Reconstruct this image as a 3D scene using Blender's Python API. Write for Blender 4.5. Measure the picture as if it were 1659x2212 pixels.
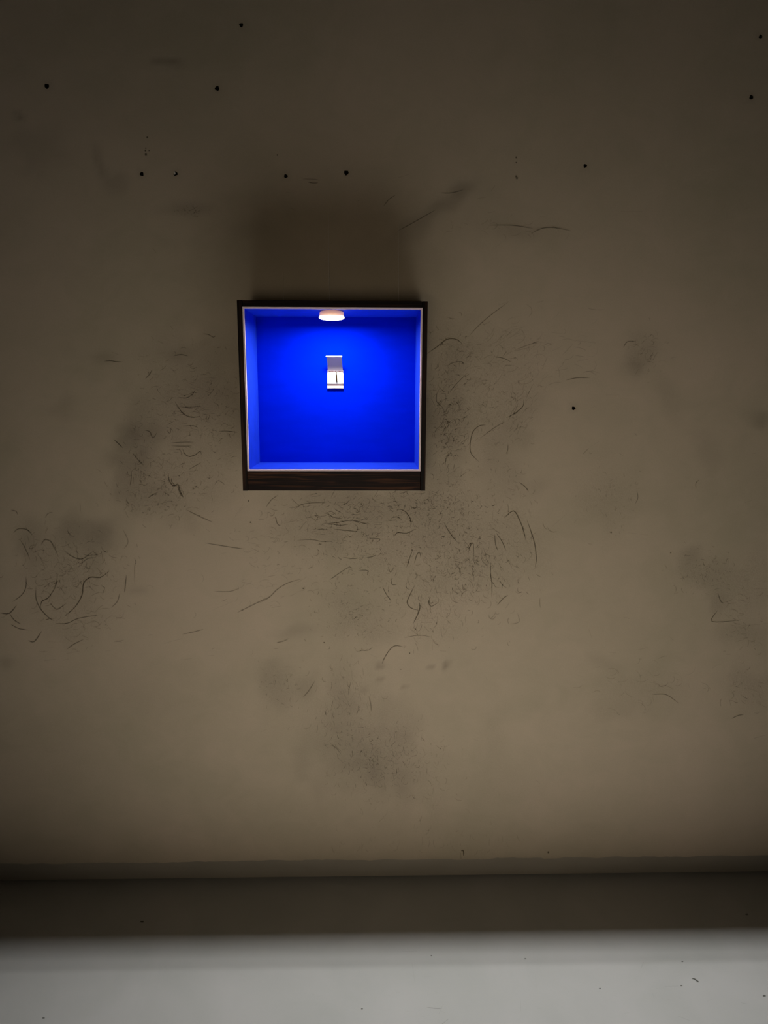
import bpy, bmesh, math, random
import numpy as np
from mathutils import Vector, Matrix

for o in list(bpy.data.objects):
    bpy.data.objects.remove(o, do_unlink=True)
scene = bpy.context.scene
COL = scene.collection

# ---------------------------------------------------------------- camera
IW, IH, F = 1659, 2212, 1480.0
CAM = Vector((0.0, -1.93, 1.50))
PITCH, YAW, ROLL = math.radians(9.82), math.radians(1.22), 0.003
Fw = Vector((math.sin(YAW)*math.cos(PITCH), math.cos(YAW)*math.cos(PITCH), -math.sin(PITCH)))
R0 = Vector((math.cos(YAW), -math.sin(YAW), 0))
U0 = R0.cross(Fw)
Rt = R0*math.cos(ROLL) + U0*math.sin(ROLL)
Up = U0*math.cos(ROLL) - R0*math.sin(ROLL)
cd = bpy.data.cameras.new('camera'); cam = bpy.data.objects.new('camera', cd); COL.objects.link(cam)
M = Matrix.Identity(4)
for i in range(3):
    M[i][0], M[i][1], M[i][2], M[i][3] = Rt[i], Up[i], -Fw[i], CAM[i]
cam.matrix_world = M
cd.sensor_fit = 'HORIZONTAL'; cd.sensor_width = 36; cd.lens = F/IW*36
cd.clip_start = 0.01
scene.camera = cam

def ray(px, py):
    return Fw + Rt*((px-IW/2)/F) - Up*((py-IH/2)/F)
def on_y(px, py, y=0.0):
    d = ray(px, py); t = (y-CAM.y)/d.y
    return CAM + d*t
def on_z(px, py, z=0.0):
    d = ray(px, py); t = (z-CAM.z)/d.z
    return CAM + d*t

# ---------------------------------------------------------------- view, world, room lights
vs = scene.view_settings
scene.display_settings.display_device = 'sRGB'
vs.view_transform = 'Standard'; vs.look = 'None'; vs.gamma = 1; vs.exposure = 0
vs.use_curve_mapping = False
w = bpy.data.worlds.new('world'); scene.world = w; w.use_nodes = True
w.node_tree.nodes['Background'].inputs[0].default_value = (0.9, 0.95, 1, 1)
w.node_tree.nodes['Background'].inputs[1].default_value = 0.0

def area(name, loc, sx, sy, power, col):
    l = bpy.data.lights.new(name, 'AREA'); l.shape = 'RECTANGLE'
    l.size, l.size_y = sx, sy; l.spread = math.radians(55); l.energy = power; l.color = col
    o = bpy.data.objects.new(name, l); o.location = loc; COL.objects.link(o); return o
def spot(name, loc, target, power, size, blend, col, rad=0.05):
    l = bpy.data.lights.new(name, 'SPOT'); l.energy = power; l.color = col
    l.spot_size = math.radians(size); l.spot_blend = blend; l.shadow_soft_size = rad
    o = bpy.data.objects.new(name, l); o.location = loc
    o.rotation_euler = (Vector(target)-Vector(loc)).to_track_quat('-Z', 'Y').to_euler()
    COL.objects.link(o); return o
CEIL, SOF_Z, SOF_Y = 3.42, 2.76, -0.392
LCOL = (1.0, 0.985, 0.94)
# two thin linear lamps tucked behind the dropped ceiling edge, throwing its straight shadow on the floor
area('ceiling_strip_light', (0.38, SOF_Y-0.0285, 3.39), 2.0, 0.0200, 6.9, (1.0, 1.0, 0.985))
area('ceiling_strip_light', (0.38, SOF_Y-0.0110, 3.39), 2.0, 0.0040, 1.8, (1.0, 1.0, 0.985))
# ceiling spots aimed straight at the floor in front of the wall
spot('ceiling_spot', (-0.24, -1.14, 3.35), (-0.24, -1.14, 0), 2750, 20, 0.9, LCOL)
spot('ceiling_spot', (0.50, -1.14, 3.35), (0.50, -1.14, 0), 3600, 20, 0.9, LCOL)
# added unseen fill light behind the camera, lifts the lower wall and box shadow
spot('added_fill_spot', (-0.25, -3.60, 0.80), (0.14, 0, 0.88), 86, 47, 1.0, (1.0, 0.88, 0.68), 0.60)

# ---------------------------------------------------------------- materials
def nt(m): return m.node_tree.nodes, m.node_tree.links
def mat(name, col, rough=0.6, spec=0.5, metal=0, grain=None, bump=None, emit=None, coat=0):
    """grain=(scale vec, amount, detail) colour variation; bump=(scale, strength, dist)"""
    m = bpy.data.materials.new(name); m.use_nodes = True
    N, L = nt(m); b = N['Principled BSDF']
    b.inputs['Base Color'].default_value = (*col, 1); b.inputs['Roughness'].default_value = rough
    b.inputs['Specular IOR Level'].default_value = spec; b.inputs['Metallic'].default_value = metal
    b.inputs['Coat Weight'].default_value = coat
    tc = N.new('ShaderNodeTexCoord')
    if grain:
        mp = N.new('ShaderNodeMapping'); mp.inputs['Scale'].default_value = grain[0]
        nz = N.new('ShaderNodeTexNoise'); nz.inputs['Scale'].default_value = 1; nz.inputs['Detail'].default_value = grain[2]
        L.new(tc.outputs['Object'], mp.inputs[0]); L.new(mp.outputs[0], nz.inputs['Vector'])
        r = N.new('ShaderNodeValToRGB'); r.color_ramp.elements[0].position = .3; r.color_ramp.elements[1].position = .7
        a = grain[1]
        r.color_ramp.elements[0].color = (*[c*(1-a) for c in col], 1)
        r.color_ramp.elements[1].color = (*[min(1, c*(1+a)) for c in col], 1)
        L.new(nz.outputs[0], r.inputs[0]); L.new(r.outputs[0], b.inputs['Base Color'])
    if bump:
        n2 = N.new('ShaderNodeTexNoise'); n2.inputs['Scale'].default_value = bump[0]; n2.inputs['Detail'].default_value = 4
        L.new(tc.outputs['Object'], n2.inputs['Vector'])
        bp = N.new('ShaderNodeBump'); bp.inputs['Strength'].default_value = bump[1]; bp.inputs['Distance'].default_value = bump[2]
        L.new(n2.outputs[0], bp.inputs['Height']); L.new(bp.outputs[0], b.inputs['Normal'])
    if emit:
        b.inputs['Emission Color'].default_value = (*emit[0], 1); b.inputs['Emission Strength'].default_value = emit[1]
    return m

def plaster_material():
    m = bpy.data.materials.new('brown_plaster'); m.use_nodes = True
    N, L = nt(m); b = N['Principled BSDF']; b.inputs['Roughness'].default_value = .75
    b.inputs['Specular IOR Level'].default_value = .2
    tc = N.new('ShaderNodeTexCoord')
    def noise(scale, det, rough=.5, dist=0, mscale=None):
        n = N.new('ShaderNodeTexNoise'); n.inputs['Scale'].default_value = scale
        n.inputs['Detail'].default_value = det; n.inputs['Roughness'].default_value = rough
        n.inputs['Distortion'].default_value = dist
        if mscale:
            mp = N.new('ShaderNodeMapping'); mp.inputs['Scale'].default_value = mscale
            L.new(tc.outputs['Object'], mp.inputs[0]); L.new(mp.outputs[0], n.inputs['Vector'])
        else: L.new(tc.outputs['Object'], n.inputs['Vector'])
        return n.outputs[0]
    def math_(op, a, c):
        n = N.new('ShaderNodeMath'); n.operation = op
        for i, v in enumerate((a, c)):
            if isinstance(v, (int, float)): n.inputs[i].default_value = v
            else: L.new(v, n.inputs[i])
        return n.outputs[0]
    st = N.new('ShaderNodeAttribute'); st.attribute_name = 'stain_shade'
    ro = N.new('ShaderNodeAttribute'); ro.attribute_name = 'rough'
    big = noise(1.6, 5, .55, .6)
    mid = noise(9, 6, .6, .8, (1, 1, 1.3))
    fine = noise(260, 3, .6)
    cr = N.new('ShaderNodeValToRGB')
    e = cr.color_ramp.elements
    e[0].position = .34; e[0].color = (.420, .347, .246, 1)
    e[1].position = .66; e[1].color = (.510, .404, .300, 1)
    L.new(math_('ADD', math_('MULTIPLY', big, .7), math_('MULTIPLY', mid, .3)), cr.inputs[0])
    # multiply by stain
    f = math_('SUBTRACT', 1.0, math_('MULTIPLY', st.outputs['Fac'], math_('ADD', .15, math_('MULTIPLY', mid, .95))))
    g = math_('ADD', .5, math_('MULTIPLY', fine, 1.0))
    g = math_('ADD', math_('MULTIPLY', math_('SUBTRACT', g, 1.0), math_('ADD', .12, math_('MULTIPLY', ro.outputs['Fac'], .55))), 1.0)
    f = math_('MULTIPLY', f, g)
    mx = N.new('ShaderNodeVectorMath'); mx.operation = 'SCALE'
    L.new(cr.outputs[0], mx.inputs[0]); L.new(f, mx.inputs['Scale'])
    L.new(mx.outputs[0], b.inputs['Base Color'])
    b1 = N.new('ShaderNodeBump'); b1.inputs['Distance'].default_value = .0020
    L.new(math_('ADD', .08, math_('MULTIPLY', ro.outputs['Fac'], .9)), b1.inputs['Strength'])
    L.new(noise(150, 5, .65, 1.2), b1.inputs['Height'])
    b2 = N.new('ShaderNodeBump'); b2.inputs['Distance'].default_value = .006; b2.inputs['Strength'].default_value = .25
    L.new(noise(5, 4, .5, .5), b2.inputs['Height']); L.new(b1.outputs[0], b2.inputs['Normal'])
    L.new(b2.outputs[0], b.inputs['Normal'])
    return m

def mark_material(name, col):
    m = bpy.data.materials.new(name); m.use_nodes = True
    N, L = nt(m); b = N['Principled BSDF']; b.inputs['Base Color'].default_value = (*col, 1)
    b.inputs['Roughness'].default_value = .9; b.inputs['Specular IOR Level'].default_value = .1
    a = N.new('ShaderNodeAttribute'); a.attribute_name = 'depth'
    L.new(a.outputs['Fac'], b.inputs['Alpha'])
    return m

def floor_material():
    m = mat('pale_screed', (.42, .42, .41), .55, .3)
    N, L = nt(m); b = N['Principled BSDF']; tc = N.new('ShaderNodeTexCoord')
    a = N.new('ShaderNodeTexNoise'); a.inputs['Scale'].default_value = 4; a.inputs['Detail'].default_value = 7; a.inputs['Distortion'].default_value = .6
    L.new(tc.outputs['Object'], a.inputs['Vector'])
    r = N.new('ShaderNodeValToRGB'); e = r.color_ramp.elements
    e[0].position = .3; e[0].color = (.395, .40, .385, 1); e[1].position = .7; e[1].color = (.445, .442, .434, 1)
    L.new(a.outputs[0], r.inputs[0]); L.new(r.outputs[0], b.inputs['Base Color'])
    n = N.new('ShaderNodeTexNoise'); n.inputs['Scale'].default_value = 70; n.inputs['Detail'].default_value = 5
    L.new(tc.outputs['Object'], n.inputs['Vector'])
    bp = N.new('ShaderNodeBump'); bp.inputs['Strength'].default_value = .12; bp.inputs['Distance'].default_value = .002
    L.new(n.outputs[0], bp.inputs['Height']); L.new(bp.outputs[0], b.inputs['Normal'])
    return m

def wood_material(name, scale, k_=1.0):
    m = bpy.data.materials.new(name); m.use_nodes = True
    N, L = nt(m); b = N['Principled BSDF']; b.inputs['Roughness'].default_value = .5
    b.inputs['Specular IOR Level'].default_value = .12
    tc = N.new('ShaderNodeTexCoord'); mp = N.new('ShaderNodeMapping'); mp.inputs['Scale'].default_value = scale
    L.new(tc.outputs['Object'], mp.inputs[0])
    n = N.new('ShaderNodeTexNoise'); n.inputs['Scale'].default_value = 1; n.inputs['Detail'].default_value = 5; n.inputs['Distortion'].default_value = .9
    L.new(mp.outputs[0], n.inputs['Vector'])
    r = N.new('ShaderNodeValToRGB'); e = r.color_ramp.elements
    e[0].position = .38; e[0].color = (.0045, .0012, .0010, 1); e[1].position = .68; e[1].color = (.080, .028, .010, 1)
    k = e.new(.52); k.color = (.011, .0030, .0020, 1)
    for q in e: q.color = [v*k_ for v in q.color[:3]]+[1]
    L.new(n.outputs[0], r.inputs[0]); L.new(r.outputs[0], b.inputs['Base Color'])
    bp = N.new('ShaderNodeBump'); bp.inputs['Strength'].default_value = .2; bp.inputs['Distance'].default_value = .0006
    L.new(n.outputs[0], bp.inputs['Height']); L.new(bp.outputs[0], b.inputs['Normal'])
    return m

MP = plaster_material(); MF = floor_material()
MMARK = mark_material('scratch_mark', (.15, .115, .068))
MMARKF = mark_material('floor_mark', (.09, .09, .075))
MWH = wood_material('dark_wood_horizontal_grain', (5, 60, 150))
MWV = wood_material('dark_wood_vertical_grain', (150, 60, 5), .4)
MWT = wood_material('dark_wood_top_shaded', (5, 60, 150), .3)  # same wood as the rail, shade of the top darkened into the colour
MBLUES = mat('blue_lining_lit', (.008, .040, .52), .5, .15, grain=((30, 30, 30), .10, 5))  # blue of the panel made lighter, lamp light put into the colour
MBLUE = mat('blue_paint', (.0, .0092, .48), .7, .0, grain=((12, 12, 45), .05, 5), bump=(220, .25, .0006))
MCLOTH = None
MPALE = mat('pale_raw_edge', (.85, .66, .70), .6)
MSKIRT = mat('grey_skirting', (.30, .26, .21), .7, .3, grain=((3, 3, 12), .08, 5))
MCEIL = mat('ceiling_paint', (.10, .085, .06), .8)
MROOM = mat('room_paint', (.10, .085, .06), .85)
MDARKHOLE = mat('hole_dark', (.02, .016, .01), .9, .1)
MHOUS = mat('lamp_housing_plastic', (.80, .50, .36), .4, .5, emit=((1.0, .52, .38), .38))  # light leaking through the plastic is put in as its own glow
MDIFF = mat('lit_diffuser', (.9, .9, .9), .4, emit=((1.0, .97, .93), 4))
MPAPER = mat('white_paper', (.34, .33, .315), .7, .3)
MFLAP = mat('shade_tinted_card', (.42, .37, .42), .7, .3)  # lavender of shade and blue reflection put into the card colour
MSTRIKE = mat('striker_brown', (.075, .034, .036), .8, .1)
MPINK = mat('pink_match_tip', (.12, .036, .042), .7)
MBURN = mat('brown_match_wood', (.020, .011, .0008), .8, .05)
MBURN2 = mat('pale_match_wood', (.065, .056, .032), .8, .1)
MNYL = mat('nylon_thread', (.75, .68, .60), .35, .5)
MCHIP = mat('plaster_chip', (.62, .55, .45), .8)

# ---------------------------------------------------------------- helpers
def link(name, bm_or_me, m, parent=None, smooth=False):
    if isinstance(bm_or_me, bmesh.types.BMesh):
        me = bpy.data.meshes.new(name)
        bmesh.ops.recalc_face_normals(bm_or_me, faces=bm_or_me.faces); bm_or_me.to_mesh(me); bm_or_me.free()
    else: me = bm_or_me
    if smooth:
        for p in me.polygons: p.use_smooth = True
    me.materials.append(m)
    o = bpy.data.objects.new(name, me); COL.objects.link(o)
    if parent: o.parent = parent
    return o
def box(name, lo, hi, m, parent=None, bevel=0, seg=2):
    bm = bmesh.new()
    bmesh.ops.create_cube(bm, size=1)
    for v in bm.verts:
        v.co = Vector([(lo[i]+hi[i])/2 + v.co[i]*(hi[i]-lo[i]) for i in range(3)])
    if bevel: bmesh.ops.bevel(bm, geom=bm.edges[:], offset=bevel, segments=seg, affect='EDGES', profile=.5)
    return link(name, bm, m, parent)
def empty(name, loc, label, cat, group=None):
    o = bpy.data.objects.new(name, None); o.location = loc; COL.objects.link(o)
    o.empty_display_size = .05
    o['label'] = label; o['category'] = cat
    if group: o['group'] = group
    return o
def structure(o): o['kind'] = 'structure'; return o
def tube(bm, pts, r, n=8, taper=None):
    rings = []
    for i, p in enumerate(pts):
        p = Vector(p); a = Vector(pts[max(i-1, 0)]); c = Vector(pts[min(i+1, len(pts)-1)])
        t = (c-a).normalized(); s = t.orthogonal().normalized(); q = t.cross(s)
        rr = r*(taper[i] if taper else 1)
        rings.append([bm.verts.new(p+(s*math.cos(2*math.pi*k/n)+q*math.sin(2*math.pi*k/n))*rr) for k in range(n)])
    for A, B in zip(rings, rings[1:]):
        for k in range(n): bm.faces.new((A[k], A[(k+1) % n], B[(k+1) % n], B[k]))
    bm.faces.new(rings[0][::-1]); bm.faces.new(rings[-1])
def lathe(prof, n=48):
    """prof: (radius, z) from top to bottom, first/last capped when radius>0"""
    bm = bmesh.new(); rings = []
    for r, z in prof:
        rings.append([bm.verts.new((r*math.cos(2*math.pi*k/n), r*math.sin(2*math.pi*k/n), z)) for k in range(n)])
    for A, B in zip(rings, rings[1:]):
        for k in range(n): bm.faces.new((A[k], A[(k+1) % n], B[(k+1) % n], B[k]))
    bm.faces.new(rings[0]); bm.faces.new(rings[-1])
    return bm

# ---------------------------------------------------------------- value noise for stains and painted shade
rng = np.random.default_rng(7)
def vnoise(x, z, scale, seed=0):
    r = np.random.default_rng(seed); tab = r.random((64, 64))
    u, v = x*scale, z*scale
    i, j = np.floor(u).astype(int), np.floor(v).astype(int); fu, fv = u-i, v-j
    fu, fv = fu*fu*(3-2*fu), fv*fv*(3-2*fv)
    g = lambda a, b: tab[a % 64, b % 64]
    return (g(i, j)*(1-fu)+g(i+1, j)*fu)*(1-fv) + (g(i, j+1)*(1-fu)+g(i+1, j+1)*fu)*fv

# smudges and worked patches of the plaster, box shadow painted in too: photo px centre, radii, tilt, stain, rough
PATCH = [
 (400, 870, 110, 120, 0, .30, .7), (300, 940, 45, 60, 0, .40, .3), (290, 1030, 45, 60, 0, .26, .4), (370, 1040, 110, 70, 0, .10, .8),
 (340, 1090, 90, 45, 0, .20, .6), (180, 1150, 70, 35, 0, .30, .3), (60, 1170, 30, 60, 0, .20, .4), (150, 1230, 105, 80, 0, .16, .7),
 (215, 1190, 28, 45, 0, .24, .2), (140, 1330, 90, 60, 0, .10, .5), (300, 1275, 25, 15, 0, .15, 0), (15, 1435, 20, 14, 0, .25, 0),
 (480, 900, 60, 150, 0, .14, .5), (470, 780, 60, 70, 0, .10, .3),
 (760, 1120, 170, 60, 0, .20, .7), (860, 1090, 90, 40, 0, .15, .8), (800, 1180, 150, 80, 0, .08, .8), (740, 1075, 120, 25, 0, .12, .3),
 (960, 1110, 90, 90, 0, .12, .9), (1000, 1200, 100, 90, 0, .10, .8), (930, 1290, 90, 90, 0, .06, .8),
 (960, 840, 45, 150, 0, .22, .7), (940, 960, 40, 120, 0, .28, .7), (1000, 760, 60, 60, 0, .12, .7), (985, 900, 60, 60, 0, .16, .8),  # worked plaster beside the box, with its cast shadow painted in
 (1050, 900, 90, 120, 0, .08, .6), (1110, 790, 90, 90, -.5, .07, .4), (1120, 900, 40, 70, .4, .13, .3), (1090, 1000, 50, 90, 0, .14, .3),
 (1110, 1180, 70, 90, 0, .08, .6), (1160, 1055, 30, 22, 0, .10, .2),
 (770, 1330, 70, 50, 0, .14, .7), (640, 1365, 45, 14, 0, .17, 0), (610, 1470, 40, 55, 0, .22, .5), (665, 1490, 20, 35, .5, .20, .2),
 (740, 1500, 25, 70, 0, .18, .5), (800, 1600, 110, 90, 0, .20, .6), (790, 1650, 60, 60, 0, .16, .7), (760, 1570, 150, 120, 0, .08, .4),
 (850, 1640, 120, 60, 0, .10, .4), (900, 1700, 90, 60, 0, .06, .3), (690, 1640, 60, 60, 0, .10, .3), (780, 1700, 90, 60, 0, .12, .3),
 (820, 1437, 10, 6, 0, .45, 0), (929, 1443, 6, 6, 0, .4, 0), (963, 1438, 6, 10, .4, .45, 0), (820, 1467, 5, 7, .5, .35, 0), (875, 1483, 6, 5, 0, .3, 0), (785, 1490, 8, 8, 0, .22, 0),
 (1380, 770, 30, 50, .4, .20, .4), (1375, 795, 16, 20, 0, .25, .3), (1440, 850, 20, 60, -.4, .10, .1), (1530, 980, 25, 60, -.3, .12, .1),
 (1640, 905, 28, 22, 0, .33, .2), (1520, 1235, 55, 40, .3, .16, .7), (1555, 1300, 25, 30, 0, .2, .5), (1600, 1370, 60, 30, 0, .16, .4), (1600, 1260, 60, 60, 0, .08, .5),
 (1500, 1200, 20, 16, 0, .15, .2), (1610, 1480, 50, 50, 0, .12, .5), (1380, 1490, 110, 40, 0, .08, .3), (1330, 1530, 60, 20, 0, .08, .2),
 (1310, 1050, 70, 60, 0, .06, .4), (1320, 1120, 30, 60, 0, .07, .3),
 (1000, 410, 28, 14, 0, .38, 0), (960, 445, 55, 14, -.55, .28, 0), (900, 490, 50, 25, -.5, .22, 0), (880, 560, 90, 90, 0, .08, .1), (1110, 495, 80, 22, 0, .14, .1), (1050, 450, 120, 50, 0, .08, 0),
 (375, 134, 26, 8, .15, .42, 0), (340, 133, 14, 5, 0, .28, 0), (39, 252, 14, 7, .2, .42, 0), (215, 350, 14, 45, -.35, .24, 0), (245, 395, 25, 22, 0, .18, 0), (85, 320, 60, 45, 0, .14, 0),
 (405, 450, 50, 14, 0, .25, .3), (125, 885, 30, 25, 0, .12, 0), (290, 930, 30, 30, 0, .22, 0), (225, 775, 30, 10, 0, .2, .2), (385, 765, 30, 14, 0, .2, .2),
 (720, 590, 170, 70, 0, .10, 0), (545, 500, 45, 28, 0, .10, .1), (900, 1860, 500, 10, 0, .1, .2), (1070, 1600, 30, 80, 0, .06, .2), (1100, 1700, 110, 60, 0, .05, .1),  # first patch paints the soft shadow above the box
 (120, 1640, 140, 80, 0, .06, .1), (300, 1500, 120, 60, 0, .05, .1), (1300, 1430, 40, 12, .4, .1, .1),
]
def patch_maps(px, py):
    """px,py arrays of photo coordinates measured on the wall surface"""
    stain_shade = np.zeros_like(px); rough = np.zeros_like(px)
    wx = (vnoise(px, py, 1/38, 1)-.5)*60 + (vnoise(px, py, 1/14, 2)-.5)*22
    wy = (vnoise(px, py, 1/38, 3)-.5)*60 + (vnoise(px, py, 1/14, 4)-.5)*22
    for cx, cy, rx, ry, t, s, r in PATCH:
        s *= 1.2
        k = min(1, min(rx, ry)/60)
        dx, dy = px+wx*k-cx, py+wy*k-cy
        u = (dx*math.cos(t)+dy*math.sin(t))/rx; v = (-dx*math.sin(t)+dy*math.cos(t))/ry
        g = np.exp(-(u*u+v*v)**1.3)
        stain_shade = np.maximum(stain_shade, 0) + s*g*(1-stain_shade); rough = np.maximum(rough, r*g)
    return stain_shade, rough
def wall_px(x, z, y=0.0):
    """project wall points to photo coordinates (numpy) so that marks measured on the photo land at their place on the wall"""
    dx, dy, dz = x-CAM.x, y-CAM.y, z-CAM.z
    a = dx*Rt.x+dy*Rt.y+dz*Rt.z; b = dx*Up.x+dy*Up.y+dz*Up.z; c = dx*Fw.x+dy*Fw.y+dz*Fw.z
    return IW/2+F*a/c, IH/2-F*b/c

# ---------------------------------------------------------------- wall with real drill holes
X0, X1, Z0, Z1, CELL = -2.0, 2.2, 0.060, CEIL, 0.0125
nx, nz = int(round((X1-X0)/CELL)), int(round((Z1-Z0)/CELL))
xs = np.linspace(X0, X1, nx+1); zs = np.linspace(Z0, Z1, nz+1)
HOLES = [(521,54,4.3),(101,186,5.0),(469,191,4.9),(1643,79,4.0),(1623,210,4.4),(306,376,4.2),(379,375,4.6),
         (617.5,380.5,3.9),(748,373.5,5.0),(1264,358,3.9),(1239,882,3.9)]
GX, GZ = np.meshgrid(xs, zs, indexing='ij')
GZ = GZ.copy(); GZ[:, 0] += (vnoise(xs, xs*0, 14, 11)-.5)*.006 + (vnoise(xs, xs*0, 60, 12)-.5)*.004
GY = np.zeros_like(GX)
PX, PY = wall_px(GX, GZ)
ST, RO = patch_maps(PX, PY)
verts = np.stack([GX, GY, GZ], -1).reshape(-1, 3).tolist()
stain_shade = ST.reshape(-1).tolist(); rough = RO.reshape(-1).tolist()
idx = lambda i, j: i*(nz+1)+j
removed = set(); faces = []; holefaces = []
for hx, hy, hr in HOLES:
    c = on_y(hx, hy); r = hr/F*(on_y(hx, hy)-CAM).dot(Fw)
    i, j = int((c.x-X0)/((X1-X0)/nx)), int((c.z-Z0)/((Z1-Z0)/nz))
    for a in range(-1, 2):
        for b in range(-1, 2): removed.add((i+a, j+b))
    ring = [(-1,-1),(0,-1),(1,-1),(2,-1),(2,0),(2,1),(2,2),(1,2),(0,2),(-1,2),(-1,1),(-1,0)]
    outer = [idx(i+a, j+b) for a, b in ring]
    # inner: the 24-gon aligned to the outer ring, jittered rim
    rr = random.Random(int(hx)); angs = []
    for q in outer:
        v = verts[q]; angs.append(math.atan2(v[2]-c.z, v[0]-c.x))
    inner = []; deep = []
    for lvl, lst in ((0.0, inner), (.03, deep)):
        for k, a in enumerate(angs):
            jr = r*(1+.12*math.sin(3*a+hx)+.06*math.sin(5*a+hy))
            lst.append(len(verts)); verts.append([c.x+jr*math.cos(a), lvl, c.z+jr*math.sin(a)])
            stain_shade.append(.1 if lvl == 0 else .8); rough.append(.2)
    # tiny rounded lip
    for k in range(12):
        k2 = (k+1) % 12
        faces.append((outer[k], outer[k2], inner[k2], inner[k]))
        holefaces.append((inner[k], inner[k2], deep[k2], deep[k]))
    holefaces.append(tuple(deep))
for i in range(nx):
    for j in range(nz):
        if (i, j) not in removed:
            faces.append((idx(i, j), idx(i+1, j), idx(i+1, j+1), idx(i, j+1)))
# thickness: bottom return of the plaster and outer edges
bot = []
for i in range(nx+1):
    bot.append(len(verts)); v = verts[idx(i, 0)]; verts.append([v[0], .06, v[2]]); stain_shade.append(.2); rough.append(.2)
for i in range(nx): faces.append((idx(i, 0), bot[i], bot[i+1], idx(i+1, 0)))
me = bpy.data.meshes.new('wall_front'); nplain = len(faces)
me.from_pydata(verts, [], faces+holefaces); me.update()
for nm, arr in (('stain_shade', stain_shade), ('rough', rough)):
    at = me.attributes.new(nm, 'FLOAT', 'POINT'); at.data.foreach_set('value', np.array(arr, dtype=np.float32))
me.polygons.foreach_set('material_index', np.array([0]*nplain+[1]*len(holefaces), dtype=np.int32))
me.materials.append(MP); me.materials.append(MDARKHOLE)
wall = bpy.data.objects.new('wall_front', me); COL.objects.link(wall); structure(wall)
# a crumb of broken filler still lodged in the second hole of the row
c = on_y(376.5, 373, -.001)
bm = bmesh.new(); bmesh.ops.create_icosphere(bm, subdivisions=2, radius=.0032)
for v in bm.verts: v.co = Vector((v.co.x*.8, v.co.y*.9, v.co.z*1.3)) + Vector((.0006*math.sin(v.co.z*3000), 0, 0)) + Vector((c.x, .002, c.z))
link('filler_crumb', bm, MCHIP, wall)

# ---------------------------------------------------------------- rest of the room
structure(box('baseboard_front', (X0, .004, -.02), (X1, .08, .075), MSKIRT))
fl = structure(box('floor', (-3.2, -4.6, -.12), (3.6, .16, 0), MF))
structure(box('ceiling', (-3.2, -4.6, CEIL), (3.6, .16, CEIL+.1), MCEIL))
structure(box('trim_1', (-3.0, SOF_Y, SOF_Z), (3.4, -.001, CEIL-.001), MCEIL))   # dropped ceiling edge above the wall
structure(box('wall_back', (-3.2, -4.7, -.1), (3.6, -4.6, CEIL+.1), MROOM))
structure(box('wall_left', (-3.3, -4.7, -.1), (-3.0, .16, CEIL+.1), MROOM))
structure(box('wall_right', (3.4, -4.7, -.1), (3.7, .16, CEIL+.1), MROOM))
structure(box('wall_core', (-3.2, .07, 0), (3.6, .16, CEIL), MROOM))
structure(box('wall_front_side', (-3.0, .0, 0), (X0, .07, CEIL), MP))
structure(box('wall_front_side', (X1, .0, 0), (3.4, .07, CEIL), MP))

# ---------------------------------------------------------------- trowel scratches: soft-edged shallow marks
class Marks:
    def __init__(s): s.v = []; s.f = []; s.d = []
    def stroke(s, pts, wid, dep, place):
        """pts photo px on the surface; smooth, tapering"""
        P = [Vector((a, b, 0)) for a, b in pts]
        if len(P) > 2:
            Q = []
            for i in range(len(P)-1):
                p0, p1, p2, p3 = P[max(i-1, 0)], P[i], P[i+1], P[min(i+2, len(P)-1)]
                for t in (0, .25, .5, .75):
                    Q.append(.5*((2*p1)+(-p0+p2)*t+(2*p0-5*p1+4*p2-p3)*t*t+(-p0+3*p1-3*p2+p3)*t**3))
            Q.append(P[-1]); P = Q
        n = len(P); base = len(s.v)
        for i, p in enumerate(P):
            t = (P[min(i+1, n-1)]-P[max(i-1, 0)])
            t = t.normalized() if t.length > 1e-6 else Vector((1, 0, 0))
            nn = Vector((-t.y, t.x, 0)); u = i/(n-1) if n > 1 else .5
            env = min(1, 4*u+.15, 4*(1-u)+.15); hw = wid*(.35+.65*env)
            for k, al in ((-1, 0), (0, 1), (1, 0)):
                q = p+nn*hw*k; s.v.append(tuple(place(q.x, q.y))); s.d.append(al*dep*(.3+.7*env))
        for i in range(n-1):
            a = base+3*i
            s.f.append((a, a+1, a+4, a+3)); s.f.append((a+1, a+2, a+5, a+4))
    def build(s, name, m, parent):
        me = bpy.data.meshes.new(name); me.from_pydata(s.v, [], s.f)
        at = me.attributes.new('depth', 'FLOAT', 'POINT'); at.data.foreach_set('value', np.array(s.d, dtype=np.float32))
        me.materials.append(m); o = bpy.data.objects.new(name, me); COL.objects.link(o); o.parent = parent
        o['kind'] = 'stuff'; return o

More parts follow.
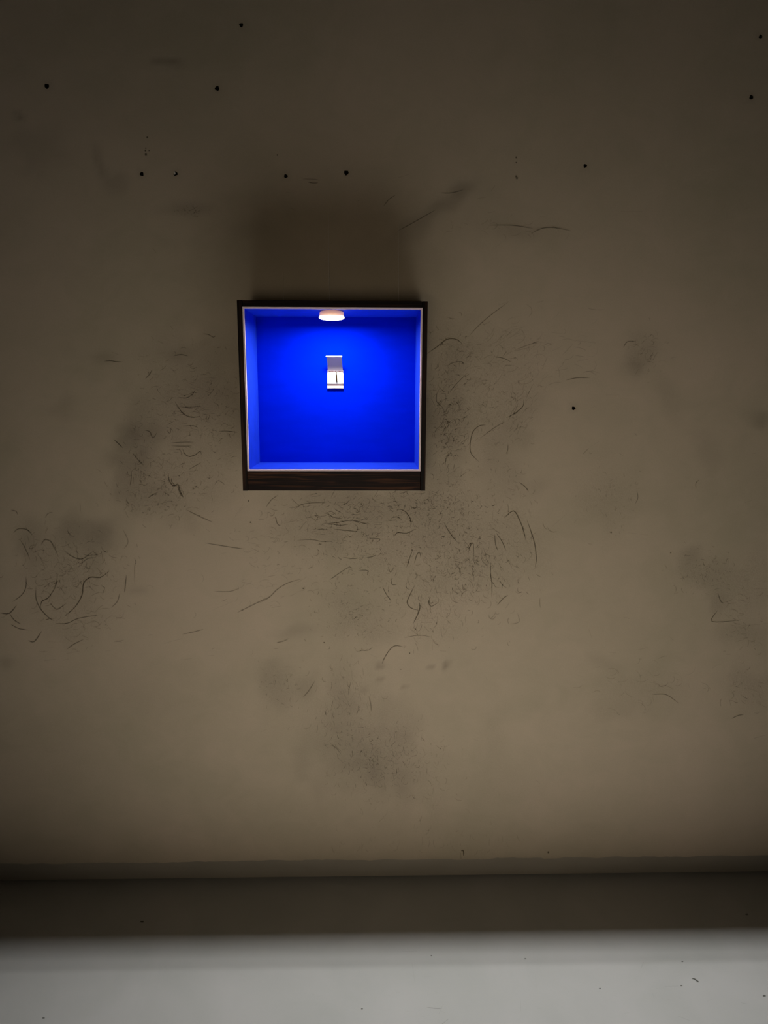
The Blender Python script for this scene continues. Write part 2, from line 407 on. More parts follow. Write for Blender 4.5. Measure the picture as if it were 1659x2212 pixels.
def S(region, scale, *pts):   # points read off an enlarged crop -> photo px
    return [(region[0]+a/scale, region[1]+b/scale) for a, b in pts]
A = (200, 680); As = 1659/360
B = (560, 1060); Bs = 1659/400
C_ = (850, 650); Cs = 1475/500
D = (0, 1050); Ds = 1659/600
E = (550, 1380); Es = 1659/450
G = (1250, 650); Gs = 952/409
H = (760, 340); Hs = 1659/540
K = (580, 360); Ks = 1659/320
T = [  # traced marks: (points, half width px, strength)
 (S(A,As,(775,110),(800,145)),1.3,.8),(S(A,As,(583,212),(610,250)),1.5,.7),(S(A,As,(1095,190),(1150,195),(1200,222),(1228,205)),1.1,.7),
 (S(A,As,(190,370),(265,400)),1.3,.6),(S(A,As,(115,462),(180,458),(240,468),(300,470)),1.1,.8),(S(A,As,(455,410),(560,420)),1.3,.5),
 (S(A,As,(525,635),(560,600),(595,545)),1.4,.6),(S(A,As,(810,408),(880,395),(950,410)),1.5,.6),(S(A,As,(800,515),(850,498)),1.2,.6),
 (S(A,As,(930,518),(1010,510)),1.1,.5),(S(A,As,(1075,598),(1130,595)),1.4,.8),(S(A,As,(1090,300),(1130,300)),1,.4),(S(A,As,(1360,625),(1335,700)),1,.5),
 (S(A,As,(640,750),(680,720)),1.4,.6),(S(A,As,(670,790),(715,835)),1.2,.6),(S(A,As,(520,845),(580,855)),1.2,.6),
 (S(A,As,(850,820),(930,828),(990,795),(1020,750)),1.2,.7),(S(A,As,(822,870),(860,930),(910,990),(990,1020),(1070,1010)),1.4,.75),
 (S(A,As,(860,915),(960,920),(1080,910)),1,.6),(S(A,As,(1020,835),(1085,815)),1.2,.6),(S(A,As,(880,1110),(1000,1105),(1050,1125)),1.1,.6),
 (S(A,As,(520,1150),(570,1165),(600,1225),(640,1175)),1.3,.6),(S(A,As,(540,1070),(590,1090)),1.3,.7),(S(A,As,(780,1275),(900,1268),(1010,1268)),1,.6),
 (S(A,As,(780,1305),(900,1308),(990,1305)),1.1,.6),(S(A,As,(760,1345),(880,1345)),1.1,.6),(S(A,As,(895,1330),(915,1380),(960,1410),(1020,1395),(1070,1360),(1085,1400)),1.2,.8),
 (S(A,As,(210,1240),(260,1285),(300,1325)),1.2,.8),(S(A,As,(480,1345),(488,1410)),1.3,.6),(S(A,As,(400,1380),(450,1440),(510,1500)),1.5,.5),
 (S(A,As,(385,1555),(383,1640),(372,1700)),1.1,.7),(S(A,As,(755,1575),(760,1640),(800,1700),(850,1695),(870,1750),(902,1815)),1.5,.85),
 (S(A,As,(785,1625),(790,1665),(830,1705)),1.2,.7),(S(A,As,(960,1540),(1020,1505),(1080,1470)),1,.6),(S(A,As,(1215,1690),(1255,1650),(1320,1695)),1.1,.5),
 (S(A,As,(1255,1160),(1340,1158),(1440,1172)),1,.7),(S(A,As,(545,1830),(600,1790),(650,1770)),1.1,.6),(S(A,As,(740,1150),(770,1180),(780,1130)),1,.6),
 (S(A,As,(1135,1445),(1165,1480)),1.4,.7),(S(A,As,(580,1250),(630,1278)),1.1,.5),(S(A,As,(1500,1790),(1520,1830)),.8,.4),(S(A,As,(1420,2000),(1500,1890)),.8,.5),
 (S(A,As,(175,1775),(195,1792)),1.4,.6),(S(A,As,(155,1840),(170,1850)),1.5,.6),(S(A,As,(1280,1580),(1300,1610)),1.4,.6),
 (S(B,Bs,(60,150),(110,80),(170,40)),1.1,.6),(S(B,Bs,(310,170),(380,125),(480,108),(610,108)),1,.6),(S(B,Bs,(145,230),(160,290),(185,315)),1.4,.6),
 (S(B,Bs,(410,220),(440,270)),1.6,.5),(S(B,Bs,(600,190),(660,235),(740,250)),1.2,.6),(S(B,Bs,(590,295),(700,285),(830,265),(930,290),(990,300)),1.1,.8),
 (S(B,Bs,(630,295),(720,310),(800,300)),1,.7),(S(B,Bs,(670,345),(760,355),(880,365)),1.2,.7),(S(B,Bs,(1030,285),(1110,290)),1.2,.7),
 (S(B,Bs,(1195,240),(1240,235),(1280,265)),1.1,.8),(S(B,Bs,(1220,165),(1290,175),(1340,225),(1360,280),(1355,320)),1.2,.85),(S(B,Bs,(1320,215),(1330,250)),1.2,.8),
 (S(B,Bs,(1370,260),(1390,325)),1.1,.9),(S(B,Bs,(1210,410),(1240,375),(1320,380),(1400,345)),1.1,.8),(S(B,Bs,(1345,130),(1370,155)),1.6,.8),(S(B,Bs,(1505,180),(1570,135)),1,.7),
 (S(B,Bs,(340,445),(470,438),(560,455),(650,458)),1,.6),(S(B,Bs,(970,425),(1080,432),(1055,462)),1,.7),(S(B,Bs,(1100,432),(1180,440)),1,.6),
 (S(B,Bs,(750,597),(830,608),(900,602)),1,.7),(S(B,Bs,(885,585),(950,580)),1.1,.8),(S(B,Bs,(960,600),(1010,592),(1045,575)),1,.8),
 (S(B,Bs,(760,695),(900,690)),1.2,.6),(S(B,Bs,(890,714),(970,716),(966,760)),.9,.8),(S(B,Bs,(630,800),(700,750),(800,685)),1.1,.6),
 (S(B,Bs,(0,1005),(90,955),(160,885),(260,825),(380,790)),1.2,.55),(S(B,Bs,(330,830),(430,770)),1.4,.45),(S(B,Bs,(245,745),(300,745)),1.3,.5),
 (S(B,Bs,(1265,610),(1300,540)),1,.6),(S(B,Bs,(1320,690),(1345,610),(1375,530)),1.1,.65),(S(B,Bs,(1390,650),(1410,580),(1435,550),(1448,600)),1.1,.85),
 (S(B,Bs,(1155,680),(1175,730),(1210,680)),1,.7),(S(B,Bs,(1105,860),(1140,930),(1180,985)),1.1,.75),(S(B,Bs,(1180,770),(1190,840),(1240,835)),1.1,.6),
 (S(B,Bs,(1395,845),(1350,935),(1325,1000),(1360,1050),(1430,1072)),1.3,.9),(S(B,Bs,(1390,890),(1400,980)),1.1,.75),(S(B,Bs,(1435,1000),(1435,1070),(1380,1190)),1.4,.85),
 (S(B,Bs,(1415,1100),(1440,1050)),2.2,.6),(S(B,Bs,(1530,950),(1520,1010),(1545,1035),(1590,1010)),1.1,.7),(S(B,Bs,(1605,1030),(1640,980)),1.2,.6),
 (S(B,Bs,(1450,1180),(1550,1183)),1.4,.65),(S(B,Bs,(1170,1075),(1260,1100)),.9,.5),(S(B,Bs,(1300,1318),(1430,1295),(1540,1310)),.9,.5),(S(B,Bs,(160,1362),(265,1320)),1,.4),
 (S(B,Bs,(800,1110),(840,1105)),1.8,.6),(S(B,Bs,(895,1075),(935,1078)),1.8,.5),(S(B,Bs,(900,1115),(930,1120)),2,.6),(S(B,Bs,(865,1245),(890,1248)),2,.5),(S(B,Bs,(1040,1130),(1060,1190)),1.3,.5),
 (S(C_,Cs,(215,335),(280,290),(340,245),(400,245),(440,275)),1.2,.9),(S(C_,Cs,(465,295),(475,285)),2,.8),(S(C_,Cs,(430,370),(465,310)),1.8,.5),
 (S(C_,Cs,(340,415),(385,392),(440,390),(450,415)),1,.6),(S(C_,Cs,(485,220),(540,160),(620,90),(735,5)),1,.6),(S(C_,Cs,(710,225),(790,180)),1,.5),
 (S(C_,Cs,(780,310),(860,280),(930,255)),.9,.5),(S(C_,Cs,(640,355),(700,365),(750,390)),1,.7),(S(C_,Cs,(275,590),(275,640),(305,670)),1,.75),
 (S(C_,Cs,(355,585),(400,530),(470,460)),1,.6),(S(C_,Cs,(830,625),(825,670),(775,715),(720,745)),1.1,.75),(S(C_,Cs,(590,790),(540,800),(500,850),(490,960),(545,1025)),1.1,.85),
 (S(C_,Cs,(560,870),(640,810),(710,770)),1,.6),(S(C_,Cs,(605,677),(642,678)),1,.5),(S(C_,Cs,(1160,252),(1290,268)),1,.6),(S(C_,Cs,(1035,445),(1110,432)),1,.7),
 (S(C_,Cs,(1170,385),(1240,373)),1,.6),(S(C_,Cs,(1100,505),(1170,490),(1250,490)),1,.75),(S(C_,Cs,(1350,600),(1440,600)),.8,.5),(S(C_,Cs,(1210,975),(1245,940)),1.1,.75),(S(C_,Cs,(1255,930),(1310,895)),.9,.4),
 (S(C_,Cs,(730,910),(728,950),(718,975)),1,.6),(S(C_,Cs,(345,985),(360,1020)),1.1,.6),(S(C_,Cs,(715,1035),(735,1060)),1.2,.7),(S(C_,Cs,(800,1155),(840,1185),(860,1215)),1.2,.75),
 (S(C_,Cs,(705,1383),(765,1338),(805,1400),(830,1470),(842,1525)),1.4,.85),(S(C_,Cs,(850,1395),(880,1480),(900,1550),(910,1640),(903,1700)),1.4,.75),(S(C_,Cs,(880,1470),(878,1530)),1.4,.7),
 (S(C_,Cs,(645,1490),(650,1550),(665,1590)),1.1,.85),(S(C_,Cs,(655,1480),(690,1530),(717,1590)),1.1,.85),(S(C_,Cs,(320,1410),(360,1480),(410,1540)),1.1,.75),
 (S(C_,Cs,(467,1575),(495,1540),(480,1580),(508,1545),(513,1662)),.9,.9),(S(C_,Cs,(485,1495),(510,1520)),1,.7),(S(C_,Cs,(620,1665),(618,1730),(627,1800),(626,1890)),1,.8),
 (S(C_,Cs,(660,1940),(700,1895),(730,1875)),1.3,.6),(S(C_,Cs,(650,1630),(680,1690)),1,.6),(S(C_,Cs,(790,1800),(815,1760)),1,.5),(S(C_,Cs,(530,1820),(565,1705)),1,.5),
 (S(C_,Cs,(1240,1548),(1265,1550)),1.4,.7),(S(C_,Cs,(1375,1470),(1382,1475)),2,.7),(S(C_,Cs,(1010,1440),(1100,1360)),.9,.45),(S(C_,Cs,(1150,1415),(1175,1385)),.9,.5),(S(C_,Cs,(340,2060),(370,2030)),1.1,.5),(S(C_,Cs,(735,2165),(740,2175)),2,.85),
 (S(C_,Cs,(205,1640),(215,1600)),1,.6),(S(C_,Cs,(745,2060),(800,2045),(790,1990)),1,.4),
 (S(D,Ds,(65,143),(95,150),(105,170)),1.2,.6),(S(D,Ds,(270,190),(285,165),(315,155)),1.1,.5),(S(D,Ds,(80,280),(110,255),(160,260),(190,290)),1.5,.6),(S(D,Ds,(200,300),(205,360)),1.2,.6),
 (S(D,Ds,(145,400),(155,450)),1.3,.6),(S(D,Ds,(120,320),(150,370),(180,440)),1.2,.55),(S(D,Ds,(245,350),(270,320),(310,340),(350,425)),1.6,.6),(S(D,Ds,(240,425),(270,490)),1.3,.65),
 (S(D,Ds,(300,320),(320,370)),1.8,.6),(S(D,Ds,(385,385),(430,420),(490,435),(555,390)),1.4,.7),(S(D,Ds,(485,465),(520,435),(560,428)),1.2,.65),(S(D,Ds,(470,350),(495,340)),1.2,.6),
 (S(D,Ds,(400,345),(430,380)),1.2,.6),(S(D,Ds,(370,515),(400,508)),1.2,.6),(S(D,Ds,(430,490),(465,540)),1.1,.55),(S(D,Ds,(655,505),(600,545),(540,545),(500,580),(490,650),(450,720),(390,775)),1.5,.85),
 (S(D,Ds,(155,540),(155,600),(130,650),(75,690)),1.2,.75),(S(D,Ds,(150,570),(185,615)),1.2,.7),(S(D,Ds,(345,525),(330,600),(290,665),(250,690),(240,740)),1.2,.75),
 (S(D,Ds,(270,555),(300,605)),1.1,.7),(S(D,Ds,(215,600),(215,670),(240,730),(290,785),(325,805)),1.3,.75),(S(D,Ds,(190,760),(235,748)),1.2,.7),
 (S(D,Ds,(0,757),(55,760),(100,710)),1.4,.8),(S(D,Ds,(58,762),(85,800),(125,825)),1.2,.75),(S(D,Ds,(65,825),(110,850),(170,860)),1.1,.7),
 (S(D,Ds,(330,820),(400,820),(470,790),(600,768)),1.1,.75),(S(D,Ds,(170,922),(205,928),(250,865)),1.7,.7),(S(D,Ds,(400,975),(440,945),(500,915)),1.4,.6),(S(D,Ds,(300,700),(340,735),(395,700)),1.3,.6),
 (S(D,Ds,(265,1042),(330,1035)),1.3,.6),(S(D,Ds,(380,1040),(410,1032)),1.2,.5),(S(D,Ds,(400,1000),(480,985)),1.3,.5),(S(D,Ds,(285,962),(335,962)),1,.5),(S(D,Ds,(290,930),(330,932)),1,.5),
 (S(D,Ds,(755,530),(748,600),(745,635)),1.3,.7),(S(D,Ds,(715,640),(700,690),(665,725)),1.2,.55),(S(D,Ds,(803,430),(812,455),(805,480),(805,590)),1,.6),(S(D,Ds,(735,260),(765,330),(740,375)),1.2,.4),
 (S(D,Ds,(1060,0),(1075,40),(1095,68)),1.5,.7),(S(D,Ds,(655,40),(665,55)),1.6,.6),(S(D,Ds,(1110,140),(1200,185),(1270,215)),1.4,.55),(S(D,Ds,(1225,340),(1360,362),(1460,376)),1,.75),
 (S(D,Ds,(1480,335),(1555,352)),1,.6),(S(D,Ds,(1455,395),(1510,385)),1,.7),(S(D,Ds,(1390,318),(1435,318)),1,.5),(S(D,Ds,(1280,628),(1370,630),(1430,610)),1,.5),
 (S(D,Ds,(1415,757),(1500,715),(1610,660)),1.1,.55),(S(D,Ds,(1270,740),(1390,690)),1,.4),(S(D,Ds,(1090,885),(1160,870),(1215,855)),1.1,.6),(S(D,Ds,(980,940),(1090,910)),1,.5),
 (S(D,Ds,(1265,975),(1283,967)),1.5,.7),(S(D,Ds,(1240,1013),(1280,1010)),1,.5),(S(D,Ds,(1085,1038),(1145,1030)),1,.5),(S(D,Ds,(1230,255),(1255,275)),1.2,.6),(S(D,Ds,(1155,290),(1165,298)),2,.5),(S(D,Ds,(1455,125),(1390,200)),.9,.4),
 (S(E,Es,(175,30),(220,22),(270,0)),1,.5),(S(E,Es,(815,90),(900,92),(940,65)),1,.5),(S(E,Es,(1190,65),(1120,55),(1070,95),(1030,160),(1015,200)),1.1,.8),(S(E,Es,(785,215),(825,175)),1.5,.5),
 (S(E,Es,(385,465),(430,415),(480,335)),1.6,.45),(S(E,Es,(748,450),(752,400),(768,340)),1,.5),(S(E,Es,(912,460),(925,520),(930,580)),1.5,.4),(S(E,Es,(990,450),(990,495)),1.1,.6),(S(E,Es,(1028,470),(1028,500)),1.1,.5),
 (S(E,Es,(688,660),(693,680)),1.3,.8),(S(E,Es,(738,675),(748,695)),1,.7),(S(E,Es,(748,985),(757,1012)),1.7,1.0),(S(E,Es,(1100,1060),(1108,1118)),1.5,.8),(S(E,Es,(1315,1050),(1325,1110)),1.4,.5),(S(E,Es,(1410,1165),(1415,1200)),1.4,.6),
 (S(E,Es,(830,790),(833,860)),1.2,.6),(S(E,Es,(785,1180),(785,1210)),1.6,.6),(S(E,Es,(630,660),(635,720)),1,.5),(S(E,Es,(1135,740),(1130,810)),1.1,.5),(S(E,Es,(470,870),(525,890)),1,.4),(S(E,Es,(600,830),(650,870),(690,920)),1.2,.4),
 (S(E,Es,(1250,895),(1300,850)),1.1,.5),(S(E,Es,(265,725),(280,700)),2,.45),(S(E,Es,(50,740),(100,720)),1.2,.35),(S(E,Es,(1415,20),(1418,90)),1,.5),(S(E,Es,(1475,95),(1525,100)),1.8,.4),(S(E,Es,(770,1260),(775,1220)),1,.5),
 (S(G,Gs,(20,770),(45,745)),1,.8),(S(G,Gs,(225,235),(245,205),(290,205)),1,.7),(S(G,Gs,(315,215),(370,165)),1,.7),(S(G,Gs,(265,345),(275,300)),1,.5),(S(G,Gs,(590,945),(590,915),(607,900)),.8,.7),
 (S(G,Gs,(293,955),(298,990),(285,1020)),1,.55),(S(G,Gs,(530,1210),(540,1220)),1.5,.7),(S(G,Gs,(480,1470),(500,1468)),1.6,.5),(S(G,Gs,(225,1590),(255,1598)),1.1,.6),(S(G,Gs,(520,1385),(560,1390)),1.4,.5),
 (S(G,Gs,(600,1360),(665,1325)),1,.6),(S(G,Gs,(700,1470),(715,1510),(730,1520)),1.5,.6),(S(G,Gs,(700,1555),(670,1612),(790,1608)),1,.75),(S(G,Gs,(790,1358),(860,1360)),1.2,.6),(S(G,Gs,(880,1448),(950,1448)),1,.6),
 (S(G,Gs,(905,1408),(952,1408)),1,.6),(S(G,Gs,(810,1635),(952,1622)),1.2,.5),(S(G,Gs,(840,1535),(860,1510)),1,.5),(S(G,Gs,(780,1935),(810,1945)),1.4,.7),(S(G,Gs,(770,2100),(800,2085),(830,2080)),1.2,.7),
 (S(G,Gs,(895,2020),(945,2045)),1.2,.6),(S(G,Gs,(850,1948),(900,1965)),1.2,.5),(S(G,Gs,(370,1980),(440,1980),(505,2025)),1.1,.55),(S(G,Gs,(880,2200),(950,2180)),1.2,.6),(S(G,Gs,(50,1650),(68,1700)),1,.5),(S(G,Gs,(150,1768),(190,1770)),1,.4),
 (S(G,Gs,(245,1165),(350,1178)),1,.4),(S(G,Gs,(835,1015),(870,1003)),1,.5),(S(G,Gs,(870,765),(890,768)),1.2,.5),
 (S(H,Hs,(210,325),(245,280),(290,250)),1,.7),(S(H,Hs,(310,135),(380,112)),1.3,.5),(S(H,Hs,(590,235),(660,235),(740,215)),1.5,.6),(S(H,Hs,(310,485),(430,420),(560,345)),1.2,.6),(S(H,Hs,(830,275),(890,262)),1.1,.8),
 (S(H,Hs,(925,222),(950,187)),1.2,.7),(S(H,Hs,(905,450),(1060,450),(1200,472)),1.1,.7),(S(H,Hs,(1190,505),(1260,472),(1340,466),(1455,487)),1.1,.85),(S(H,Hs,(130,195),(142,180)),1.3,.6),(S(H,Hs,(40,290),(55,283)),1.3,.7),
 (S(H,Hs,(975,980),(1040,955)),1,.5),(S(H,Hs,(1375,920),(1510,922)),.9,.5),(S(H,Hs,(1415,550),(1445,510)),1,.4),
 (S(K,Ks,(440,172),(500,182),(555,180)),1.2,.7),(S(K,Ks,(380,138),(500,140),(570,150)),1,.45),(S(K,Ks,(200,288),(330,295)),1,.45),(S(K,Ks,(245,462),(300,492)),1,.8),
 ([(414,454),(427,446)],1.4,.8),([(428,458),(436,452)],1.1,.5),([(329,535),(338,547)],1.2,.6),([(1341,457),(1390,457)],.8,.5),([(996,1838),(1001,1838),(1001.5,1849)],1.6,1.0),([(995,1842),(996,1856)],3.2,.5),([(1076,1808),(1077,1817)],1,.5),([(1085,1806),(1086,1818)],1,.5),([(995,1822),(995,1828)],1.4,.5),
]
dots = [(318,297,2.2),(315,320,1.6),(314,325,2),(322,325,1.6),(315,334,2.8),(599,335,1.8),(1115,340,2),(1115,351,1.6),(1115,381,2),(1116.5,384.5,2.6),
        (1184.5,1841,2.2),(700,1388,1.5),(541,1128,1.6),(537,1082,1.6),(890,1188,1.5),(655,1271,1.6),(866,1446,1),(885,1411,1.5),(1449,1194,1.6),(1320,1150,2)]
mk = Marks()
def on_wall(off=[0]):
    off[0] = (off[0]+1) % 400
    y = -.0003-.000003*off[0]
    return lambda a, b: on_y(a, b, y)
for pts, wd, dp in T: mk.stroke(pts, wd*1.22, min(1, dp*1.0), on_wall())
for a, b, r in dots:
    mk.stroke([(a, b-r), (a+.01, b), (a, b+r)], r*1.1, 1, on_wall())
# fine worked texture between the traced marks: (cx,cy,rx,ry,count,angle,spread,len,strength)
CL = [(400,880,110,110,210,.05,.5,13,.42),(370,1030,110,60,190,.1,.9,10,.42),(340,1085,90,40,110,-.5,.9,11,.4),(480,900,40,140,80,0,.9,10,.35),
      (150,1220,110,85,230,1.1,1.2,14,.42),(160,1340,110,60,70,-.2,.5,16,.35),(300,990,30,90,40,1.4,.5,12,.4),
      (740,1110,170,45,190,.05,.5,15,.5),(860,1080,100,35,120,.1,.9,9,.5),(800,1180,160,80,330,0,1.0,7,.42),(960,1120,90,90,420,.8,1.5,6,.45),(1010,1210,90,80,280,1.2,.9,9,.45),
      (930,1300,80,90,130,1.4,.5,14,.42),(1070,1210,90,130,150,1.3,.5,15,.42),(960,930,45,120,200,-.9,.5,14,.5),(975,780,60,70,110,-.5,.8,11,.42),(1050,880,90,120,200,-.7,1.2,9,.35),
      (1110,780,110,90,120,-.5,.4,20,.3),(1120,900,30,60,40,-1.1,.4,17,.35),(1110,1060,60,90,70,1.2,.8,9,.3),(770,1320,90,70,160,.3,1.5,6,.42),(610,1470,50,50,60,.6,1.5,7,.35),
      (750,1520,70,120,150,1.5,.3,13,.32),(820,1630,120,80,260,1.4,.8,9,.35),(880,1680,140,90,110,1.4,.5,12,.25),(1520,1240,70,50,90,-.2,1.2,8,.4),(1600,1330,60,80,60,0,.6,12,.35),
      (1610,1490,50,50,40,.5,.6,12,.35),(1390,770,50,50,50,-.8,.6,12,.3),(1380,1480,120,70,50,.1,.4,18,.3),(1320,1080,60,90,60,1.2,.9,7,.3),(410,455,40,14,35,.2,1,6,.35),
      (1260,760,60,80,14,-.1,.3,24,.35),(1080,490,130,40,25,.05,.4,16,.3),(600,1260,140,90,70,-.4,.4,16,.25),(560,1170,60,50,30,.2,.5,12,.35),(900,1810,260,40,60,1.55,.15,12,.2)]
rr = random.Random(5)
for cx, cy, rx, ry, cnt, ang, spr, ln, stg in CL:
    for _ in range(cnt):
        a, b = cx+rr.gauss(0, .52)*rx, cy+rr.gauss(0, .52)*ry
        if 509 < a < 926 and 645 < b < 1062: continue
        t = ang+rr.gauss(0, 1)*spr; L_ = ln*rr.uniform(.4, 1.7); cv = rr.gauss(0, .5)
        pts = [(a, b)]; x_, y_ = a, b
        for k in range(3):
            x_ += math.cos(t)*L_/3; y_ += math.sin(t)*L_/3; t += cv; pts.append((x_, y_))
        if y_ > 1850: continue
        mk.stroke(pts, rr.uniform(.6, 1.2), stg*rr.uniform(.3, 1.05), on_wall())
for _ in range(900):   # sparse marks everywhere
    a, b = rr.uniform(-60, 1720), rr.uniform(-60, 1830)
    t = rr.gauss(0, .7); L_ = rr.uniform(2, 14)
    if 505 < a < 930 and 640 < b < 1066: continue
    mk.stroke([(a, b), (a+L_*math.cos(t), b+L_*math.sin(t))], rr.uniform(.6, 1.1), rr.uniform(.08, .32), on_wall())
mk.build('trowel_scratch', MMARK, wall)

fm = Marks()
on_floor = lambda a, b: on_z(a, b, .0005)
fm.stroke([(1494,2113.5),(1500,2114.5),(1506,2118.5),(1510,2121.5)], 1.9, 1, on_floor)
fm.stroke([(1504.5,2119),(1506,2123)], 1.6, .8, on_floor)
fm.stroke([(303,1991.5),(307,1990.8),(310.5,1991.7)], 2.4, 1, on_floor)
for a, b, r in [(782,2179,1.8),(1296,2135.5,1.8),(1135,2071,1.8),(1651,2151,2.8),(1472,2129,1.8),(932,2064,1.6),(94,2199,2.4),(1474,2077,1.6),(1613,1975,2.5)]:
    fm.stroke([(a-r*1.3, b), (a, b+.01), (a+r*1.3, b)], r, .75, on_floor)
for pts, wd, dp in [([(955,2212),(968,2202)],1.6,.7),([(922,2176),(940,2178),(955,2178)],1.4,.35),([(948,2190),(956,2172)],1.2,.35),([(1436,2131),(1465,2130)],1.4,.35),
                    ([(1157,2105),(1158,2135)],1.5,.25),([(1124,2160),(1125,2185)],1.5,.3),([(1600,2166),(1614,2169)],2,.35),([(1410,2146),(1413,2155)],1.5,.25),([(890,2080),(896,2120)],2.5,.15),([(1465,2195),(1490,2205)],3,.2),
                    ([(870,2055),(900,2054)],1.2,.3),([(1390,2078),(1385,2092)],3,.25)]:
    fm.stroke(pts, wd, dp, on_floor)
for _ in range(70):
    a, b = rr.uniform(650, 1659), rr.uniform(2080, 2212); t = rr.gauss(0, .8); L_ = rr.uniform(3, 16)
    fm.stroke([(a, b), (a+L_*math.cos(t), b+.5*L_*math.sin(t))], rr.uniform(.7, 1.8), rr.uniform(.05, .18), on_floor)
fm.build('floor_scratch', MMARKF, fl)

# ---------------------------------------------------------------- shadow box
YF, YB = -.195, -.020                      # front face, inner back panel face
def fx(px, py): return on_y(px, py, YF)
tl, tr, bl, br = fx(511, 648), fx(924, 650.8), fx(525, 1060.3), fx(918.5, 1060)
OL, OR = (tl.x+bl.x)/2, (tr.x+br.x)/2; OT, OB = (tl.z+tr.z)/2, (bl.z+br.z)/2
itl, itr, ibl, ibr = fx(526.8, 666), fx(908.6, 668.3), fx(537.8, 1014.5), fx(906, 1014.5)
IL, IR = (itl.x+ibl.x)/2, (itr.x+ibr.x)/2; IT, IB = (itl.z+itr.z)/2, (ibl.z+ibr.z)/2
print('BOX', OL, OR, OB, OT, 'inner', IL, IR, IB, IT)
sb = empty('shadow_box', ((OL+OR)/2, 0, OB), 'dark wooden shadow box with a lit bright blue interior hung on the brown plaster wall', 'display box')
def ch(o): o.matrix_parent_inverse = Matrix.Translation(-sb.location); return o
LIN = .004                                  # thickness of the blue lining boards
g = .0004
ch(box('frame_side', (OL, YF, OB), (IL-LIN, -.003, OT), MWV, sb, .0008))
ch(box('frame_side', (IR+LIN, YF, OB), (OR, -.003, OT), MWV, sb, .0008))
ch(box('frame_top', (IL-LIN+g, YF+.0006, IT+LIN), (IR+LIN-g, -.003, OT-.0003), MWT, sb, .0008))
ch(box('bottom_rail', (IL-LIN+g, YF+.0012, OB+.0003), (IR+LIN-g, -.003, IB-LIN), MWH, sb, .0008))
# inside: pale raw strip right behind the front edge, then the blue lining, then the back panel
LIP = .0085
y0, y1 = YF+.0015, YF+LIP
o = ch(box('pale_edge_strip', (IL-LIN, y0, IB), (IL, y1, IT), MPALE, sb)); o['label'] = 'thin pale strip round the opening'
o = ch(box('pale_edge_strip', (IR, y0, IB), (IR+LIN, y1, IT), MPALE, sb)); o['label'] = 'thin pale strip round the opening'
o = ch(box('pale_edge_strip', (IL-LIN, y0, IT), (IR+LIN, y1, IT+LIN), MPALE, sb)); o['label'] = 'thin pale strip round the opening'
o = ch(box('pale_edge_strip', (IL-LIN, y0, IB-LIN), (IR+LIN, y1, IB), MPALE, sb)); o['label'] = 'thin pale strip round the opening'
y0, y1 = YF+LIP+.0012, YB
e_ = .0006
for lo, hi in (((IL-LIN, y0, IB-LIN), (IL+e_, y1, IT+LIN)), ((IR-e_, y0, IB-LIN), (IR+LIN, y1, IT+LIN)),
               ((IL+e_, y0, IT-e_), (IR-e_, y1, IT+LIN)), ((IL+e_, y0, IB-LIN), (IR-e_, y1, IB+e_))):
    ch(box('blue_lining', lo, hi, MBLUES, sb))['label'] = 'blue painted inner side'
ch(box('back_panel', (IL-LIN, YB, IB-LIN), (IR+LIN, -.003, IT+LIN), MBLUE, sb))['label'] = 'bright blue back panel'

# ---------------------------------------------------------------- puck lamp under the top of the box
LR = .0305
fp = on_y(715, 683, YF+LIP+.002)
lx = fp.x; ly = YF+LIP+.004+LR
pl = empty('puck_lamp', (lx, ly, IT-e_), 'small round lit lamp stuck under the top of the blue box', 'lamp')
h = .0125
o = link('lamp_housing', lathe([(LR-.006, -.0003), (LR-.002, -.0015), (LR-.0004, -.004), (LR, -h)], 64), MHOUS, pl, True)
o['label'] = 'pinkish orange round housing'
R2 = LR+.0015
prof = [(R2-.0015, -h-.0002), (R2, -h-.0018), (R2-.0003, -h-.0042)]
for k in range(1, 8):
    a = k/8*math.pi/2
    prof.append(((R2-.001)*math.cos(a)+.0004, -h-.0045-.0052*math.sin(a)))
o = link('diffuser', lathe(prof, 64), MDIFF, pl, True); o['label'] = 'glowing white domed diffuser'
l = bpy.data.lights.new('puck_lamp_light', 'AREA'); l.shape = 'DISK'; l.size = .05; l.energy = 2.7; l.color = (1, .97, .94)
lo_ = bpy.data.objects.new('puck_lamp_light', l); lo_.location = (lx, ly, IT-e_-h-.0101); COL.objects.link(lo_)

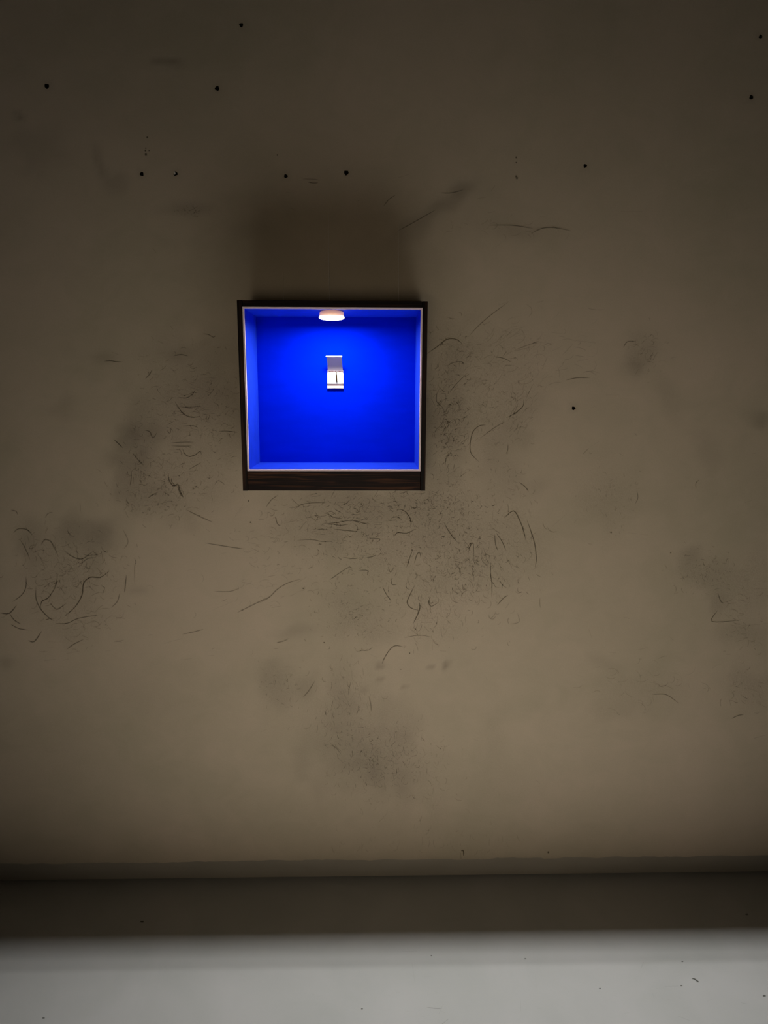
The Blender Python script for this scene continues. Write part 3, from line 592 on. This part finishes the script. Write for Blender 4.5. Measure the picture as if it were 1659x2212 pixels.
# ---------------------------------------------------------------- matchbook on the back panel
def bx(px, py, y=YB): return on_y(px, py, y)
mc = bx(724.5, 819.5); mtop = bx(724, 769); mbot = bx(725, 839.5); mfold = bx(725, 799)
W2 = (bx(743, 820).x-bx(708, 820).x)/2
Lx = mc.x
mb = empty('matchbook', (Lx, YB, mbot.z), 'open white matchbook with one brown match, fixed on the blue panel', 'matchbook')
def chm(o): o.matrix_parent_inverse = Matrix.Translation(-mb.location); return o
def sheet(name, prof, hw, thick, m, hw2=None, cx=Lx, n=10, mid=None):
    """curved card: prof = list of (y,z) centre line; extruded in x, solid"""
    bm = bmesh.new(); rows = []
    N_ = len(prof)
    for i, (y, z) in enumerate(prof):
        a = prof[max(i-1, 0)]; c = prof[min(i+1, N_-1)]
        t = Vector((c[0]-a[0], c[1]-a[1])).normalized(); nn = Vector((-t.y, t.x))
        f_ = i/(N_-1); hh = hw*(1-f_)+(hw2 or hw)*f_
        xo = (mid*(f_) if mid else 0)
        row = []
        for s_ in (-1, 1):
            for sx in (-1, 1): row.append(bm.verts.new((cx+xo+sx*hh, y+nn.x*thick/2*s_, z+nn.y*thick/2*s_)))
        rows.append(row)
    for P_, Q_ in zip(rows, rows[1:]):
        for a, b in ((0, 1), (1, 3), (3, 2), (2, 0)): bm.faces.new((P_[a], P_[b], Q_[b], Q_[a]))
    bm.faces.new(rows[0]); bm.faces.new(rows[-1])
    return chm(link(name, bm, m, mb))
zb, zf, zt = mbot.z, mfold.z, mtop.z
# cover: back card behind the matches, curving forward into the raised flap with a folded lip at its top
back = [(YB-.0009, zb+.002), (YB-.0009, zf-.0005)]
sheet('cover_back', back, W2-.0006, .0006, MPAPER)
flap = []
for k in range(13):
    u = k/12; yy = YB-.0012-.034*u**1.35; flap.append((yy, bx(724, 802-32*u, yy).z))
sheet('flap', flap, W2-.0016, .0006, MFLAP, W2-.0020, mid=-.0012)['label'] = 'raised cover flap leaning forward, lavender shade tint in its colour'
yt, zt = flap[-1]; zt += .0010
o = sheet('flap_lip', [(yt+.0016, zt+.0004), (yt-.001, zt-.0002), (yt-.0042, zt-.0012), (yt-.0052, zt-.0026)], W2-.0004, .0009, MPAPER, cx=Lx-.0013)
o['label'] = 'white folded lip at the top of the flap'
# comb of paper matches
random.seed(3)
nm = 11; pw = 2*(W2-.0012)/nm
mtz = zf-.0015
for k in range(nm):
    x0 = Lx-(W2-.0012)+k*pw
    if k == 6: continue
    o = chm(box('match', (x0+.00022, YB-.0040, zb+.004), (x0+pw-.00022, YB-.0022, mtz-.0045), MPAPER, mb, .0002, 1))
    bm = bmesh.new(); bmesh.ops.create_uvsphere(bm, u_segments=8, v_segments=6, radius=1)
    for v in bm.verts: v.co = Vector((x0+pw/2+v.co.x*.0012, YB-.0031+v.co.y*.0013, mtz-.0032+v.co.z*.0022))
    t_ = chm(link('match_tip', bm, MPINK, mb, True))
# white front sleeve of the book, slightly bowed
z1, z2 = bx(725, 830.4).z, bx(725, 806.5).z
sheet('front_card', [(YB-.0046, z1+.0002), (YB-.0058, z1+.002), (YB-.0066, (z1+z2)/2), (YB-.0060, z2-.002), (YB-.0047, z2+.0006)], W2, .0007, MPAPER)
zs1 = bx(725, 833.6).z
sheet('striker_strip', [(YB-.0050, zs1), (YB-.0046, z1)], W2-.0007, .0009, MSTRIKE)['label'] = 'brown striking strip'
sheet('bottom_fold', [(YB-.0012, zb+.0003), (YB-.0052, zb), (YB-.0068, zb+.0012), (YB-.0066, zs1-.001), (YB-.0052, zs1+.0002)], W2-.0003, .0009, MPAPER)['label'] = 'white fold along the bottom'
# the single brown match standing in front
mt, mm, me_ = bx(726.9, 802.6, YB-.009), bx(726.8, 809.5, YB-.009), bx(727.5, 825, YB-.0084)
bm = bmesh.new(); tube(bm, [mm, (mm+me_)/2, me_], .0014, 10)
chm(link('match_stick', bm, MBURN, mb, True))['label'] = 'single dark brown matchstick'
bm = bmesh.new(); tube(bm, [mt, mm], .0008, 10)
chm(link('match_stick_end', bm, MBURN2, mb, True))['label'] = 'thin pale end of the matchstick'

# ---------------------------------------------------------------- hanging threads
for px, top, lab in ((612, 588, 'hair-thin nylon thread rising from the left part of the box top'),
                (711.5, 440, 'hair-thin nylon thread rising above the lamp in the box'),
                (862, 480, 'hair-thin nylon thread rising from the right part of the box top')):
    p = on_y(px, 645, -.006)
    bm = bmesh.new(); q = on_y(px-(645-top)*.012, top, 0)
    tube(bm, [(p.x, -.006, OT), ((p.x+q.x)/2, -.0035, (OT+q.z)/2), (q.x, -.0012, q.z), (q.x, .002, q.z+.002)], .0004, 6)
    o = link('hanging_thread', bm, MNYL, None, True)
    o['label'] = lab; o['category'] = 'thread'; o['group'] = 'threads the box hangs from'
